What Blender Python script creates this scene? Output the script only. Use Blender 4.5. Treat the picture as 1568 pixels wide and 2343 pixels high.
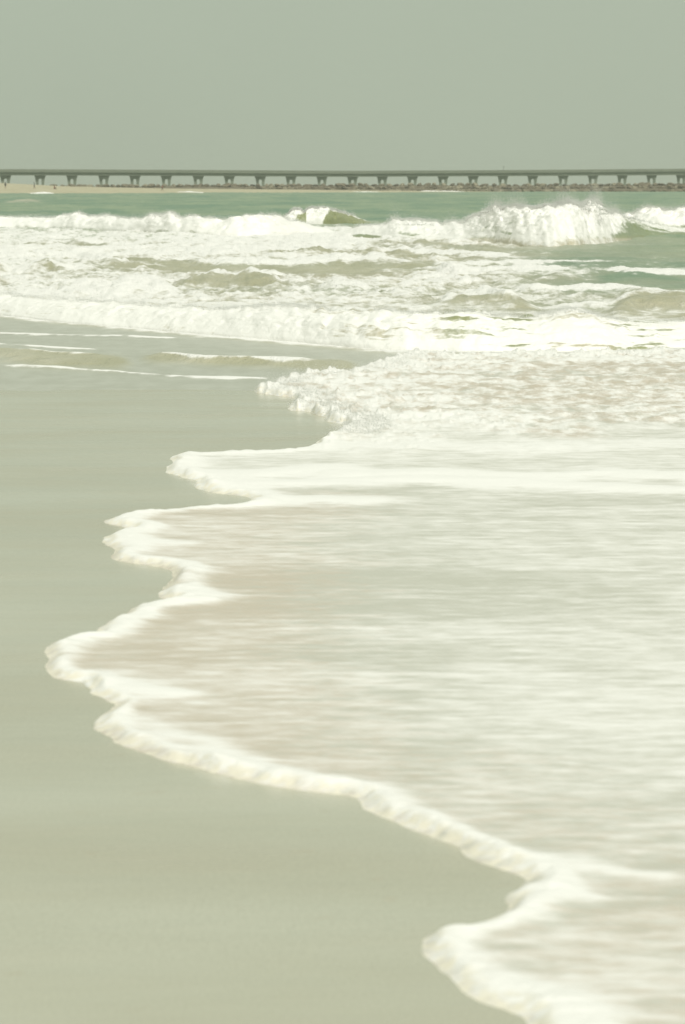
import bpy, bmesh, math, random
import numpy as np
from mathutils import Vector, Matrix
R = math.radians
random.seed(7); rng = np.random.default_rng(7)
scene = bpy.context.scene
for o in list(bpy.data.objects): bpy.data.objects.remove(o)
col = scene.collection

# ------------------------------------------------------------------ camera
EYE = 1.7; F = 6508.0; CX = 784.0; CY = 1171.5; HZ = 426.4      # measured on a 1568 x 2343 print of the photo
TILT = math.atan((CY - HZ) / F)
cam = bpy.data.cameras.new('camera'); camo = bpy.data.objects.new('camera', cam); col.objects.link(camo)
camo.location = (0, 0, EYE); camo.rotation_euler = (R(90) - TILT, 0, 0)
cam.sensor_fit = 'VERTICAL'; cam.sensor_height = 36; cam.sensor_width = 24; cam.lens = 100
cam.clip_start = 0.1; cam.clip_end = 20000
cam.dof.use_dof = True; cam.dof.focus_distance = 28; cam.dof.aperture_fstop = 6.6
scene.camera = camo
scene.render.resolution_x = 685; scene.render.resolution_y = 1024

# ------------------------------------------------------------------ world, sun, exposure
SUN_EL = R(52); SUN_AZ = R(158)         # sun high, behind the camera to the right (azimuth from +Y towards +X)
world = bpy.data.worlds.new('World'); scene.world = world; world.use_nodes = True
nt = world.node_tree; nt.nodes.clear()
out = nt.nodes.new('ShaderNodeOutputWorld'); bg = nt.nodes.new('ShaderNodeBackground')
sky = nt.nodes.new('ShaderNodeTexSky'); sky.sky_type = 'NISHITA'; sky.sun_disc = False
sky.sun_elevation = SUN_EL; sky.sun_rotation = SUN_AZ; sky.dust_density = 4; sky.air_density = 1.0
mx = nt.nodes.new('ShaderNodeMixRGB'); mx.inputs[0].default_value = 0.93
mx.inputs[2].default_value = (4.15, 4.72, 3.72, 1)              # thin even overcast, grey green
bg.inputs['Strength'].default_value = 0.1
nt.links.new(sky.outputs[0], mx.inputs[1]); tc = nt.nodes.new('ShaderNodeTexCoord'); sn = nt.nodes.new('ShaderNodeTexNoise'); sn.inputs['Scale'].default_value = 3.2; sn.inputs['Detail'].default_value = 3
mr = nt.nodes.new('ShaderNodeMapRange'); mr.inputs[1].default_value = .3; mr.inputs[2].default_value = .7; mr.inputs[3].default_value = .955; mr.inputs[4].default_value = 1.035
vm = nt.nodes.new('ShaderNodeVectorMath'); vm.operation = 'SCALE'
nt.links.new(tc.outputs['Generated'], sn.inputs['Vector']); nt.links.new(sn.outputs['Fac'], mr.inputs[0])
nt.links.new(mx.outputs[0], vm.inputs[0]); nt.links.new(mr.outputs[0], vm.inputs['Scale']); nt.links.new(vm.outputs[0], bg.inputs[0]); nt.links.new(bg.outputs[0], out.inputs[0])
sl = bpy.data.lights.new('sun', 'SUN'); sl.energy = 2.65; sl.angle = R(4); sl.color = (1, 0.98, 0.935)
so = bpy.data.objects.new('sun', sl); col.objects.link(so)
sd = Vector((math.sin(SUN_AZ) * math.cos(SUN_EL), math.cos(SUN_AZ) * math.cos(SUN_EL), math.sin(SUN_EL)))
so.rotation_euler = sd.to_track_quat('Z', 'Y').to_euler(); so.location = (0, 0, 50)
vs = scene.view_settings; vs.view_transform = 'Standard'; vs.look = 'None'; vs.gamma = 1; vs.exposure = 0.12

# ------------------------------------------------------------------ projection helpers (photo pixel <-> ground)
ct, st = math.cos(TILT), math.sin(TILT)
def G(px, py, z=0.0):
    px = np.asarray(px, float); py = np.asarray(py, float)
    xv = (px - CX) / F; yv = -(py - CY) / F
    t = (EYE - z) / (st - yv * ct)
    return xv * t, t * (ct + yv * st)
def zat(py, Y):
    yv = -(np.asarray(py, float) - CY) / F
    t = Y / (ct + yv * st)
    return EYE + t * (-st + yv * ct)
def xat(px, py, Y):
    yv = -(np.asarray(py, float) - CY) / F
    return (np.asarray(px, float) - CX) / F * Y / (ct + yv * st)
def P(X, Y, Z=0.0):
    dz = Z - EYE
    w = Y * ct - dz * st; v = Y * st + dz * ct
    return CX + F * X / w, CY - F * v / w

# ------------------------------------------------------------------ noise in numpy
def _h(ix, iy, iz, seed):
    n = (ix.astype(np.int64) * 374761393 + iy.astype(np.int64) * 668265263 + iz.astype(np.int64) * 2147483647 + seed * 974711) & 0xffffffff
    n = ((n ^ (n >> 13)) * 1274126177) & 0xffffffff
    n = (n ^ (n >> 16)) & 0xffffffff
    return n.astype(np.float64) / 4294967295.0
def vnoise(x, y, z=None, seed=0):
    x = np.asarray(x, float); y = np.asarray(y, float)
    x, y = np.broadcast_arrays(x, y)
    ix = np.floor(x); iy = np.floor(y); fx = x - ix; fy = y - iy
    fx = fx * fx * fx * (fx * (fx * 6 - 15) + 10); fy = fy * fy * fy * (fy * (fy * 6 - 15) + 10)
    if z is None:
        o = np.zeros_like(ix)
        a = _h(ix, iy, o, seed); b = _h(ix + 1, iy, o, seed); c = _h(ix, iy + 1, o, seed); d = _h(ix + 1, iy + 1, o, seed)
        return (a * (1 - fx) + b * fx) * (1 - fy) + (c * (1 - fx) + d * fx) * fy
    z = np.broadcast_to(np.asarray(z, float), x.shape); iz = np.floor(z); fz = z - iz; fz = fz * fz * (3 - 2 * fz)
    r = []
    for k in (0, 1):
        a = _h(ix, iy, iz + k, seed); b = _h(ix + 1, iy, iz + k, seed); c = _h(ix, iy + 1, iz + k, seed); d = _h(ix + 1, iy + 1, iz + k, seed)
        r.append((a * (1 - fx) + b * fx) * (1 - fy) + (c * (1 - fx) + d * fx) * fy)
    return r[0] * (1 - fz) + r[1] * fz
def fbm(x, y, z=None, o=4, seed=0, gain=0.5):
    s = 0; a = 1; t = 0; c, sn = 0.8, 0.6
    for k in range(o):
        s = s + a * vnoise(x, y, z, seed + k * 17); t += a; a *= gain
        x, y = (x * c - y * sn) * 2.03 + 11.3, (x * sn + y * c) * 2.03 - 7.1
        if z is not None: z = z * 2.03 + 3.7
    return s / t
def billow(x, y, z=None, o=4, seed=0, gain=0.55):        # puffy, cauliflower-like: round tops, sharp creases
    s = 0; a = 1; t = 0; c, sn = 0.8, 0.6
    for k in range(o):
        s = s + a * np.abs(2 * vnoise(x, y, z, seed + k * 17) - 1); t += a; a *= gain
        x, y = (x * c - y * sn) * 2.1 + 5.3, (x * sn + y * c) * 2.1 - 9.1
        if z is not None: z = z * 2.1 + 3.7
    return np.clip(s / t * 1.8, 0, 1.3)
def sm(a, b, x):
    t = np.clip((x - a) / (b - a), 0, 1); return t * t * (3 - 2 * t)

# ------------------------------------------------------------------ object helpers
def tag(o, label=None, cat=None, group=None, kind=None):
    if label: o['label'] = label
    if cat: o['category'] = cat
    if group: o['group'] = group
    if kind: o['kind'] = kind
    return o
def link(name, me, mat=None, parent=None):
    o = bpy.data.objects.new(name, me); col.objects.link(o)
    if mat: me.materials.append(mat)
    if parent: o.parent = parent
    return o
def empty(name, loc, rz=0):
    o = bpy.data.objects.new(name, None); col.objects.link(o); o.location = loc; o.rotation_euler = (0, 0, rz); o.empty_display_size = .3; return o
def grid_mesh(name, X, Y, Z, attrs, keep=None, mat=None, origin=None):
    ny, nx = X.shape
    idx = np.arange(ny * nx).reshape(ny, nx)
    a = idx[:-1, :-1].ravel(); b = idx[:-1, 1:].ravel(); c = idx[1:, 1:].ravel(); d = idx[1:, :-1].ravel()
    q = np.stack([a, b, c, d], 1)
    if keep is not None:
        k = keep.ravel(); q = q[k[q].any(1)]
    used = np.unique(q); remap = np.full(ny * nx, -1); remap[used] = np.arange(len(used)); q = remap[q]
    co = np.stack([X.ravel(), Y.ravel(), Z.ravel()], 1)[used]
    if origin is None: origin = (float(co[:, 0].mean()), float(co[:, 1].min()), 0.0)
    co = co - np.array(origin)
    me = bpy.data.meshes.new(name)
    me.vertices.add(len(co)); me.vertices.foreach_set('co', co.astype(np.float32).ravel())
    me.loops.add(len(q) * 4); me.loops.foreach_set('vertex_index', q.astype(np.int32).ravel())
    me.polygons.add(len(q)); me.polygons.foreach_set('loop_start', np.arange(0, len(q) * 4, 4, dtype=np.int32))
    me.update(calc_edges=True)
    me.polygons.foreach_set('use_smooth', np.ones(len(q), dtype=bool))
    for k, v in attrs.items():
        at = me.attributes.new(k, 'FLOAT', 'POINT'); at.data.foreach_set('value', np.broadcast_to(v, X.shape).ravel()[used].astype(np.float32))
    me.update()
    o = link(name, me, mat); o.location = origin
    return o

# ------------------------------------------------------------------ materials
class NT:
    def __init__(s, name):
        s.m = bpy.data.materials.new(name); s.m.use_nodes = True; s.t = s.m.node_tree; s.t.nodes.clear()
        s.o = s.t.nodes.new('ShaderNodeOutputMaterial'); s.b = s.t.nodes.new('ShaderNodeBsdfPrincipled')
        s.t.links.new(s.b.outputs[0], s.o.inputs[0])
        g = s.t.nodes.new('ShaderNodeNewGeometry'); s.pos = g.outputs['Position']
    def L(s, a, b): s.t.links.new(a, b)
    def put(s, sock, v):
        if isinstance(v, (int, float)): sock.default_value = v
        elif isinstance(v, tuple): sock.default_value = (*v, 1) if len(v) == 3 and sock.type == 'RGBA' else v
        else: s.L(v, sock)
    def attr(s, n):
        a = s.t.nodes.new('ShaderNodeAttribute'); a.attribute_name = n; return a.outputs['Fac']
    def math(s, op, a, b=0.0, clamp=False):
        n = s.t.nodes.new('ShaderNodeMath'); n.operation = op; n.use_clamp = clamp; s.put(n.inputs[0], a); s.put(n.inputs[1], b); return n.outputs[0]
    def scale(s, v, sc):
        n = s.t.nodes.new('ShaderNodeVectorMath'); n.operation = 'MULTIPLY'; s.L(v, n.inputs[0]); n.inputs[1].default_value = sc; return n.outputs[0]
    def noise(s, sc, det=4, rough=.55, vec=None, dist=0):
        n = s.t.nodes.new('ShaderNodeTexNoise'); n.inputs['Scale'].default_value = sc; n.inputs['Detail'].default_value = det
        n.inputs['Roughness'].default_value = rough; n.inputs['Distortion'].default_value = dist
        s.L(vec if vec is not None else s.pos, n.inputs['Vector']); return n.outputs['Fac']
    def rng(s, v, a, b, c=0.0, d=1.0, smooth=True):
        n = s.t.nodes.new('ShaderNodeMapRange'); n.interpolation_type = 'SMOOTHSTEP' if smooth else 'LINEAR'
        s.put(n.inputs[0], v); n.inputs[1].default_value = a; n.inputs[2].default_value = b; n.inputs[3].default_value = c; n.inputs[4].default_value = d; return n.outputs[0]
    def mix(s, f, a, b):
        n = s.t.nodes.new('ShaderNodeMixRGB'); s.put(n.inputs[0], f); s.put(n.inputs[1], a); s.put(n.inputs[2], b); return n.outputs[0]
    def bump(s, h, strength, dist, prev=None):
        n = s.t.nodes.new('ShaderNodeBump'); s.put(n.inputs['Strength'], strength); n.inputs['Distance'].default_value = dist
        s.L(h, n.inputs['Height'])
        if prev is not None: s.L(prev, n.inputs['Normal'])
        return n.outputs[0]

WHITE = (0.83, 0.81, 0.775)
def foam_mat():          # swash sheet: attributes foam, tan
    n = NT('swash_foam')
    f = n.attr('foam'); t = n.attr('tan'); e = n.attr('edge')
    fr = n.attr('fresh')
    st1 = n.noise(1.6, 5, .6, n.scale(n.pos, (0.45, 1.0, 1.0)))
    st2 = n.noise(11, 4, .65, n.scale(n.pos, (0.28, 1.0, 1.0)))
    fine = n.noise(60, 3, .6)
    fz = n.noise(6.5, 6, .68, n.scale(n.pos, (1.0, 0.45, 1.0)))
    nz = n.math('ADD', n.math('MULTIPLY', st1, .28), n.math('ADD', n.math('MULTIPLY', st2, .32), n.math('MULTIPLY', n.noise(19, 4, .75, n.scale(n.pos, (0.36, 1.0, 1.0))), .4)))
    nz = n.mix(fr, nz, fz)
    fac = n.rng(n.math('ADD', f, n.math('MULTIPLY', n.math('SUBTRACT', nz, .5), 3.2)), .05, 1.0)
    st3 = n.noise(26, 5, .7, n.scale(n.pos, (0.6, 1.0, 1.0)))
    tz = n.mix(fr, n.math('ADD', n.math('MULTIPLY', st2, .55), n.math('MULTIPLY', st3, .45)), n.noise(4, 5, .65, n.scale(n.pos, (1.0, 0.5, 1.0))))
    tn = n.rng(n.math('ADD', t, n.math('MULTIPLY', n.math('SUBTRACT', tz, .5), 3.4)), .2, 1.0)
    film = n.mix(tn, (0.55, 0.535, 0.46), (0.575, 0.50, 0.405))
    c = n.mix(fac, film, WHITE)
    ed = n.math('MULTIPLY', e, n.rng(n.noise(22, 3), .38, .62))
    c = n.mix(ed, c, (0.79, 0.735, 0.61))
    n.put(n.b.inputs['Base Color'], c)
    n.put(n.b.inputs['Roughness'], n.rng(fac, 0, 1, .38, .75))
    n.b.inputs['Specular IOR Level'].default_value = .35
    b1 = n.bump(nz, .6, .02); b2 = n.bump(fine, .4, .003, b1)
    n.put(n.b.inputs['Normal'], b2)
    return n.m
def water_mat():         # attributes foam, tan, shallow
    n = NT('sea_water')
    f = n.attr('foam'); t = n.attr('tan'); sh = n.attr('shallow')
    v = n.scale(n.pos, (.75, 0.32, 1.0)); vb = n.scale(n.pos, (0.4, 1.0, 1.0))
    a = n.noise(1.5, 7, .66, v); b = n.noise(6, 5, .65, v); big = n.noise(.09, 4, .6, vb)
    nz = n.math('ADD', n.math('MULTIPLY', a, .55), n.math('MULTIPLY', b, .45))
    fac = n.rng(n.math('ADD', f, n.math('MULTIPLY', n.math('SUBTRACT', nz, .5), 2.5)), .3, .85)
    fac = n.math('MULTIPLY', fac, n.rng(f, 0.0, .12))
    tn = n.rng(n.math('ADD', t, n.math('MULTIPLY', n.math('SUBTRACT', big, .5), .9)), .1, 1.0)
    far = n.noise(.13, 6, .68, n.scale(n.pos, (.8, .22, 1)))
    teal = n.mix(n.rng(far, .40, .60), (0.115, 0.215, 0.13), (0.25, 0.32, 0.19))
    ol = n.mix(n.rng(a, .35, .7), (0.43, 0.395, 0.28), (0.56, 0.525, 0.41))
    ol = n.mix(n.rng(t, .8, 1), ol, n.mix(n.rng(a, .35, .7), (0.40, 0.38, 0.25), (0.51, 0.48, 0.36)))
    c = n.mix(tn, teal, ol)
    sand = n.mix(n.rng(b, .35, .65), (0.42, 0.42, 0.35), (0.48, 0.48, 0.41))
    c = n.mix(sh, c, sand)
    c = n.mix(fac, c, WHITE)
    n.put(n.b.inputs['Base Color'], c)
    n.put(n.b.inputs['Roughness'], n.math('ADD', n.rng(fac, 0, 1, .32, .75), 0))
    n.b.inputs['Specular IOR Level'].default_value = .25
    k = n.rng(sh, 0, 1, .7, .08); b1 = n.bump(a, k, .16); b2 = n.bump(b, k, .05, b1)
    n.put(n.b.inputs['Normal'], b2)
    return n.m
def breaker_mat():       # attributes foam, tan : white water
    n = NT('white_water')
    f = n.attr('foam'); t = n.attr('tan')
    a = n.noise(2.2, 6, .62); b = n.noise(13, 5, .62)
    nz = n.math('ADD', n.math('MULTIPLY', a, .55), n.math('MULTIPLY', b, .45))
    fac = n.rng(n.math('ADD', f, n.math('MULTIPLY', n.math('SUBTRACT', nz, .5), 1.7)), .3, .8)
    c0 = n.mix(t, (0.13, 0.22, 0.12), n.mix(n.rng(t, .82, .95), (0.34, 0.335, 0.18), (0.50, 0.455, 0.33)))
    n.put(n.b.inputs['Base Color'], n.mix(fac, c0, (0.85, 0.83, 0.79)))
    n.put(n.b.inputs['Roughness'], n.rng(fac, 0, 1, .3, .8)); n.b.inputs['Specular IOR Level'].default_value = .3
    n.put(n.b.inputs['Normal'], n.bump(b, .5, .03, n.bump(a, .4, .08)))
    return n.m
def sand_mat():
    n = NT('wet_sand')
    v = n.scale(n.pos, (0.35, 1.0, 1.0))
    big = n.noise(.6, 5, .6, v); mid = n.noise(2.2, 4, .55, v); fine = n.noise(160, 2, .6)
    spot = n.rng(n.noise(6.5, 2, .5), .66, .76)
    c = n.mix(n.rng(big, .32, .68), (0.465, 0.448, 0.34), (0.54, 0.53, 0.425))
    c = n.mix(n.rng(mid, .3, .75, 0, .22), c, (0.42, 0.37, 0.28))
    c = n.mix(n.math('MULTIPLY', spot, .22), c, (0.45, 0.36, 0.25))
    c = n.mix(n.rng(fine, .35, .75, 0, .4), c, (0.26, 0.25, 0.19))
    n.put(n.b.inputs['Base Color'], c)
    n.put(n.b.inputs['Roughness'], n.rng(mid, .3, .7, .16, .28)); n.b.inputs['Specular IOR Level'].default_value = .6
    n.put(n.b.inputs['Normal'], n.bump(mid, .5, .015, n.bump(fine, .12, .002)))
    return n.m
def plain(name, c1, c2, sc=1.0, rough=.8, bump=.3, bd=.05):
    n = NT(name); a = n.noise(sc, 5, .6)
    n.put(n.b.inputs['Base Color'], n.mix(n.rng(a, .3, .7), c1, c2)); n.b.inputs['Roughness'].default_value = rough
    n.b.inputs['Specular IOR Level'].default_value = .2
    n.put(n.b.inputs['Normal'], n.bump(a, bump, bd)); return n.m
M_foam = foam_mat(); M_water = water_mat(); M_break = breaker_mat(); M_sand = sand_mat()
M_dry = plain('dry_sand', (0.42, 0.375, 0.25), (0.54, 0.49, 0.35), .25)
M_conc = plain('weathered_concrete', (0.165, 0.185, 0.135), (0.205, 0.225, 0.17), .5)
M_rail = plain('pale_concrete', (0.175, 0.19, 0.145), (0.22, 0.235, 0.18), .8)
M_rocks = [plain('brown_rock', (0.11, 0.09, 0.06), (0.23, 0.195, 0.135), 1.3), plain('tan_rock', (0.19, 0.165, 0.11), (0.33, 0.295, 0.21), 1.3),
           plain('dark_rock', (0.07, 0.06, 0.04), (0.16, 0.13, 0.09), 1.3)]
M_spray = plain('spray_white', (0.86, 0.86, 0.82), (0.9, 0.9, 0.87), 3, bump=0)
_t = M_spray.node_tree; _tr = _t.nodes.new('ShaderNodeBsdfTranslucent'); _tr.inputs['Color'].default_value = (.93, .93, .9, 1); _ms = _t.nodes.new('ShaderNodeMixShader'); _ms.inputs[0].default_value = .5
_p = [n for n in _t.nodes if n.type == 'BSDF_PRINCIPLED'][0]; _o = [n for n in _t.nodes if n.type == 'OUTPUT_MATERIAL'][0]
_t.links.new(_p.outputs[0], _ms.inputs[1]); _t.links.new(_tr.outputs[0], _ms.inputs[2]); _t.links.new(_ms.outputs[0], _o.inputs[0])

# ------------------------------------------------------------------ sand sheet
def fan_cols(dense, n1, wide, n2):
    a = np.linspace(-dense, dense, n1); s = np.linspace(0, 1, n2 + 1)[1:] ** 1.6
    r = dense + (wide - dense) * s
    return np.concatenate([-r[::-1], a, r])
xs = np.concatenate([np.linspace(-90, -12, 20), np.linspace(-11, 11, 90), np.linspace(12, 90, 20)])
ys = np.concatenate([np.linspace(-60, 2, 12), np.linspace(3, 46, 170), np.array([60., 200., 900.])])
X, Y = np.meshgrid(xs, ys)
Z = -0.10 * sm(23.5, 28, Y) - 1.2 * sm(28, 46, Y) - 2.0 * sm(46, 900, Y) + (fbm(X * .4, Y * .8, o=3, seed=3) - .5) * .006
Z = Z + 0.06 * sm(2, -20, Y)
tag(grid_mesh('sand', X, Y, Z, {}, mat=M_sand, origin=(0, 0, 0)), 'smooth wet grey-green sand of the beach in front of the swash', kind='structure')

# ------------------------------------------------------------------ water sheet with foam layout
tx = [0, 260, 520, 780, 1040, 1300, 1568]
ty = [430, 500, 520, 535, 550, 565, 580, 595, 610, 622, 640, 655, 670, 690, 710, 730, 800, 830]
TF = .09 + np.array([[0, 0, 0, 0, 0, 0, 0], [0, 0, 0, 0, 0, 0, 0], [.3, .3, .3, .3, .1, 0, 0], [.6, .55, .8, .8, .5, .1, .05], [.62, .6, .75, .8, .75, .2, .08],
    [.75, .7, .72, .75, .45, .06, .05], [.8, .75, .6, .5, .5, .03, .02], [.7, .62, .6, .65, .3, .15, .08], [.6, .3, .12, .1, .3, .25, .15],
    [.55, .55, .25, .15, .4, .35, .2], [.55, .62, .55, .55, .5, .15, .1], [.6, .8, .35, .55, .5, .22, .1], [.65, .8, .4, .5, .42, .35, .25],
    [.8, .72, .6, .5, .42, .4, .3], [.9, .85, .7, .8, .45, .4, .2], [.9, .9, .9, .9, .6, .5, .5], [.9, .9, .9, .9, .9, .9, .9], [.8] * 7])
TT = np.array([[0, 0, 0, 0, 0, 0, 0], [.3, .1, .1, .05, .05, .2, .15], [.5, .5, .5, .5, .3, .2, .1], [.6, .6, .7, .7, .6, .3, .1], [.7, .7, .7, .7, .7, .4, .1],
    [.7, .7, .9, .8, .7, .35, .1], [.7, .7, .9, .9, .8, .2, .2], [.7, .8, .8, .8, .7, .2, .25], [.8, .9, .9, .9, .7, .3, .2],
    [.8, .8, .85, .8, .7, .3, .2], [.8, .8, .8, .8, .6, .3, .2], [.8, .7, .9, .7, .6, .35, .25], [.8, .8, .85, .7, .6, .4, .35],
    [.8, .8, .9, .8, .7, .6, .6], [.9, .9, .9, .9, .8, .7, .7], [.9] * 7, [.9] * 7, [.9] * 7])
TT[4:13, 4:] += .22
def table(T, px, py):
    px = np.clip(px, 0, 1567.9); py = np.clip(py, 430, 829.9)
    i = np.searchsorted(ty, py, side='right') - 1; j = np.searchsorted(tx, px, side='right') - 1
    i = np.clip(i, 0, len(ty) - 2); j = np.clip(j, 0, len(tx) - 2)
    tya = np.array(ty, float); txa = np.array(tx, float)
    a = (py - tya[i]) / (tya[i + 1] - tya[i]); b = (px - txa[j]) / (txa[j + 1] - txa[j])
    return (T[i, j] * (1 - b) + T[i, j + 1] * b) * (1 - a) + (T[i + 1, j] * (1 - b) + T[i + 1, j + 1] * b) * a
# strokes: points, half width (px), foam change, tan target, height (m)
STROKES = [
    ([(-500, 757), (0, 763), (150, 768), (300, 770), (420, 775)], 2.2, .85, None, .012),
    ([(-500, 782), (0, 789), (120, 796), (240, 801)], 2.2, .8, None, .012),
    ([(470, 772), (620, 778), (760, 788)], 1.5, .6, None, .01),
    ([(-600, 806), (0, 813), (60, 820), (150, 826), (300, 832)], 9, -.1, 1.0, .05),
    ([(-600, 800), (0, 806), (75, 813), (160, 820), (255, 823)], 1.8, 1.0, None, .02),
    ([(355, 820), (400, 826), (470, 833), (560, 834), (640, 836), (760, 837)], 2.4, 1.1, None, .03),
    ([(320, 822), (460, 832), (620, 833), (820, 840)], 8, -.1, 1.0, .04),
    ([(-400, 834), (0, 838), (150, 846), (300, 855), (420, 862), (620, 868)], 2.0, .85, None, .01),
    # churned zone
    ([(100, 594), (180, 590), (280, 606)], 3, .5, None, .1),
    ([(240, 603), (420, 612), (700, 618), (1010, 612)], 8, -.5, 1.0, -.06),
    ([(260, 600), (330, 604), (400, 606)], 2, .6, None, .04),
    ([(440, 600), (640, 604), (830, 596), (960, 602)], 3, .7, None, .05),
    ([(600, 582), (740, 580), (860, 584), (980, 590)], 4, -.45, 1.0, .05),
    ([(420, 575), (560, 574), (700, 568), (800, 572)], 3, .5, .9, .05),
    ([(830, 560), (960, 556), (1100, 570), (1180, 580)], 7, -.6, .75, -.05),
    ([(880, 580), (980, 575), (1080, 585), (1200, 592)], 3.5, .6, None, .05),
    ([(1000, 604), (1180, 602), (1300, 600), (1420, 602)], 2.2, .9, None, .05),
    ([(1000, 622), (1130, 621), (1220, 619), (1320, 622)], 3.4, 1.2, None, .07),
    ([(1400, 624), (1480, 627), (1568, 628), (1900, 632)], 3.4, 1.2, None, .07),
    ([(1360, 640), (1460, 636), (1568, 640)], 5, -.3, .15, .03),
    ([(1180, 668), (1300, 664), (1400, 662), (1530, 672)], 3.4, 1.0, None, .07),
    ([(1240, 640), (1290, 634), (1330, 640)], 5, .3, .7, .08),
    ([(850, 622), (930, 616), (1010, 622), (1100, 634)], 3, .6, .8, .08),
    ([(900, 648), (1010, 640), (1120, 650)], 3, .5, .8, .06),
    ([(400, 654), (470, 648), (560, 646), (660, 658)], 9, -.42, 1.0, .09),
    ([(420, 648), (500, 636), (560, 636), (660, 650)], 2.5, .7, None, .03),
    ([(240, 680), (290, 660), (340, 645), (400, 665)], 9, .8, None, .10),
    ([(60, 628), (100, 618), (150, 626)], 5, -.5, 1.0, .12),
    ([(50, 622), (100, 609), (160, 622)], 2.2, .9, None, .05),
    ([(-100, 630), (0, 622), (30, 630)], 6, -.4, 1.0, .10),
    ([(1000, 700), (1060, 690), (1140, 696), (1220, 704)], 7, -.36, 1.0, .08),
    ([(990, 694), (1060, 682), (1110, 682), (1180, 694)], 4, 1.0, None, .08),
    ([(1390, 712), (1460, 702), (1568, 704), (1800, 700)], 13, -.42, .95, .14),
    ([(1400, 698), (1480, 690), (1568, 694), (1800, 690)], 3, .6, None, .05),
    ([(1260, 706), (1340, 700), (1420, 704)], 3, .5, None, .05),
    ([(620, 560), (700, 556), (800, 548)], 3, .3, None, .03),
    ([(0, 566), (140, 560), (300, 563), (430, 560)], 2.5, -.4, .7, .0),
    ([(1180, 536), (1300, 540), (1568, 545)], 3, -.2, .5, 0),
    # far specks
    ([(930, 457), (943, 456), (956, 457)], .8, 1.0, None, 0.1), ([(330, 457), (342, 456), (352, 457)], .8, .9, None, 0.1),
    ([(915, 468), (930, 467), (945, 468)], .7, 1.0, None, 0.1), ([(0, 464), (60, 460), (110, 461)], 2, .1, .8, .1),
]
rows = np.concatenate([np.arange(20, 40, .06), 40 * np.exp(np.arange(0, math.log(3.3), .0045)), 132 * np.exp(np.arange(.01, math.log(9), .01)), [1300, 1600, 2100, 2700]])
cols = fan_cols(.14, 480, .7, 40)
A, Y = np.meshgrid(cols, rows); X = A * Y
px, py = P(X, Y, 0)
wx = (fbm(X * .7, Y * .5, o=3, seed=21) - .5) * 60; wy = (fbm(X * .5, Y * .35, o=3, seed=22) - .5)
pyw = py + wy * np.clip((py - 430) * .12, 0, 16) * sm(745, 690, py); pxw = px + wx * sm(745, 690, py)
foam = table(TF, pxw, pyw) * sm(0, 1, 1 - sm(0, 1, 0)); tan_ = table(TT, pxw, pyw)
# inside the backwash (left, nearer than the inner bore) the sheet is clear shallow water over sand
toeC = [(-600, 672), (-200, 704), (0, 722), (120, 736), (260, 748), (420, 764), (560, 775), (680, 787), (830, 799), (930, 807), (1100, 808), (1250, 804), (1400, 806), (1568, 797), (2200, 790)]
tcx, tcy = np.array(toeC).T
back = sm(-4, 10, py - np.interp(px, tcx, tcy))
foam = foam * (1 - back); shallow = back.copy(); tan_ = tan_ * (1 - back) + back
chop = (fbm(X * .8, Y * .4, o=5, seed=5, gain=.6) - .5)
amp = .05 * sm(36, 42, Y) + .16 * sm(45, 70, Y) + .12 * sm(120, 250, Y)
Z = .004 - .03 * sm(24.5, 22.5, Y + (fbm(X * .6, Y * .8, o=3, seed=8) - .5) * 2.2) + chop * amp
Z += (fbm(X * 1.4, Y * 3, o=3, seed=9) - .5) * .01 * sm(24, 28, Y)
bil = billow(X * 1.3, Y * .55, o=5, seed=31, gain=.62) - .5
Z += bil * .15 * sm(.15, .6, foam) * sm(36, 46, Y)
foam = foam + bil * .35 * sm(.1, .5, foam) * sm(36, 46, Y)
for pts, w, df, tt, h in STROKES:
    p = np.array(pts, float); yc = np.interp(px, p[:, 0], p[:, 1])
    n1 = fbm(X * 1.1, Y * .6, o=3, seed=int(p[0, 1])) - .5
    ww = w * (.75 + .9 * vnoise(X * .9, Y * .3, seed=int(p[0, 0]) + 50))
    ends = sm(p[0, 0] - 10, p[0, 0] + 50, px + n1 * 40) * sm(p[-1, 0] + 10, p[-1, 0] - 50, px + n1 * 40)
    m = np.exp(-((py - yc + n1 * w * 2.2) / ww) ** 2) * ends
    rg = np.clip(.45 + 1.1 * fbm(X * 2.2, Y * .9, o=4, seed=int(p[0, 1]) + 9, gain=.62), 0, 1.4)
    foam = foam + m * df * ((rg if w > 2.6 else rg ** 2.2) if df > 0 else 1)
    if tt is not None:
        tan_ = tan_ + (tt - tan_) * np.clip(m * 1.3, 0, 1); shallow = shallow * (1 - np.clip(m * 1.6, 0, 1))
    Z = Z + m * h * (.35 + .75 * rg)
foam = np.clip(foam, 0, 1.2) * sm(400, 90, Y * (foam < .3))
tag(grid_mesh('water', X, Y, Z, {'foam': foam, 'tan': np.clip(tan_, 0, 1), 'shallow': shallow}, mat=M_water, origin=(0, 20, 0)),
    'green sea with lacy foam, thinning to clear backwash over the sand', kind='structure')

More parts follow.
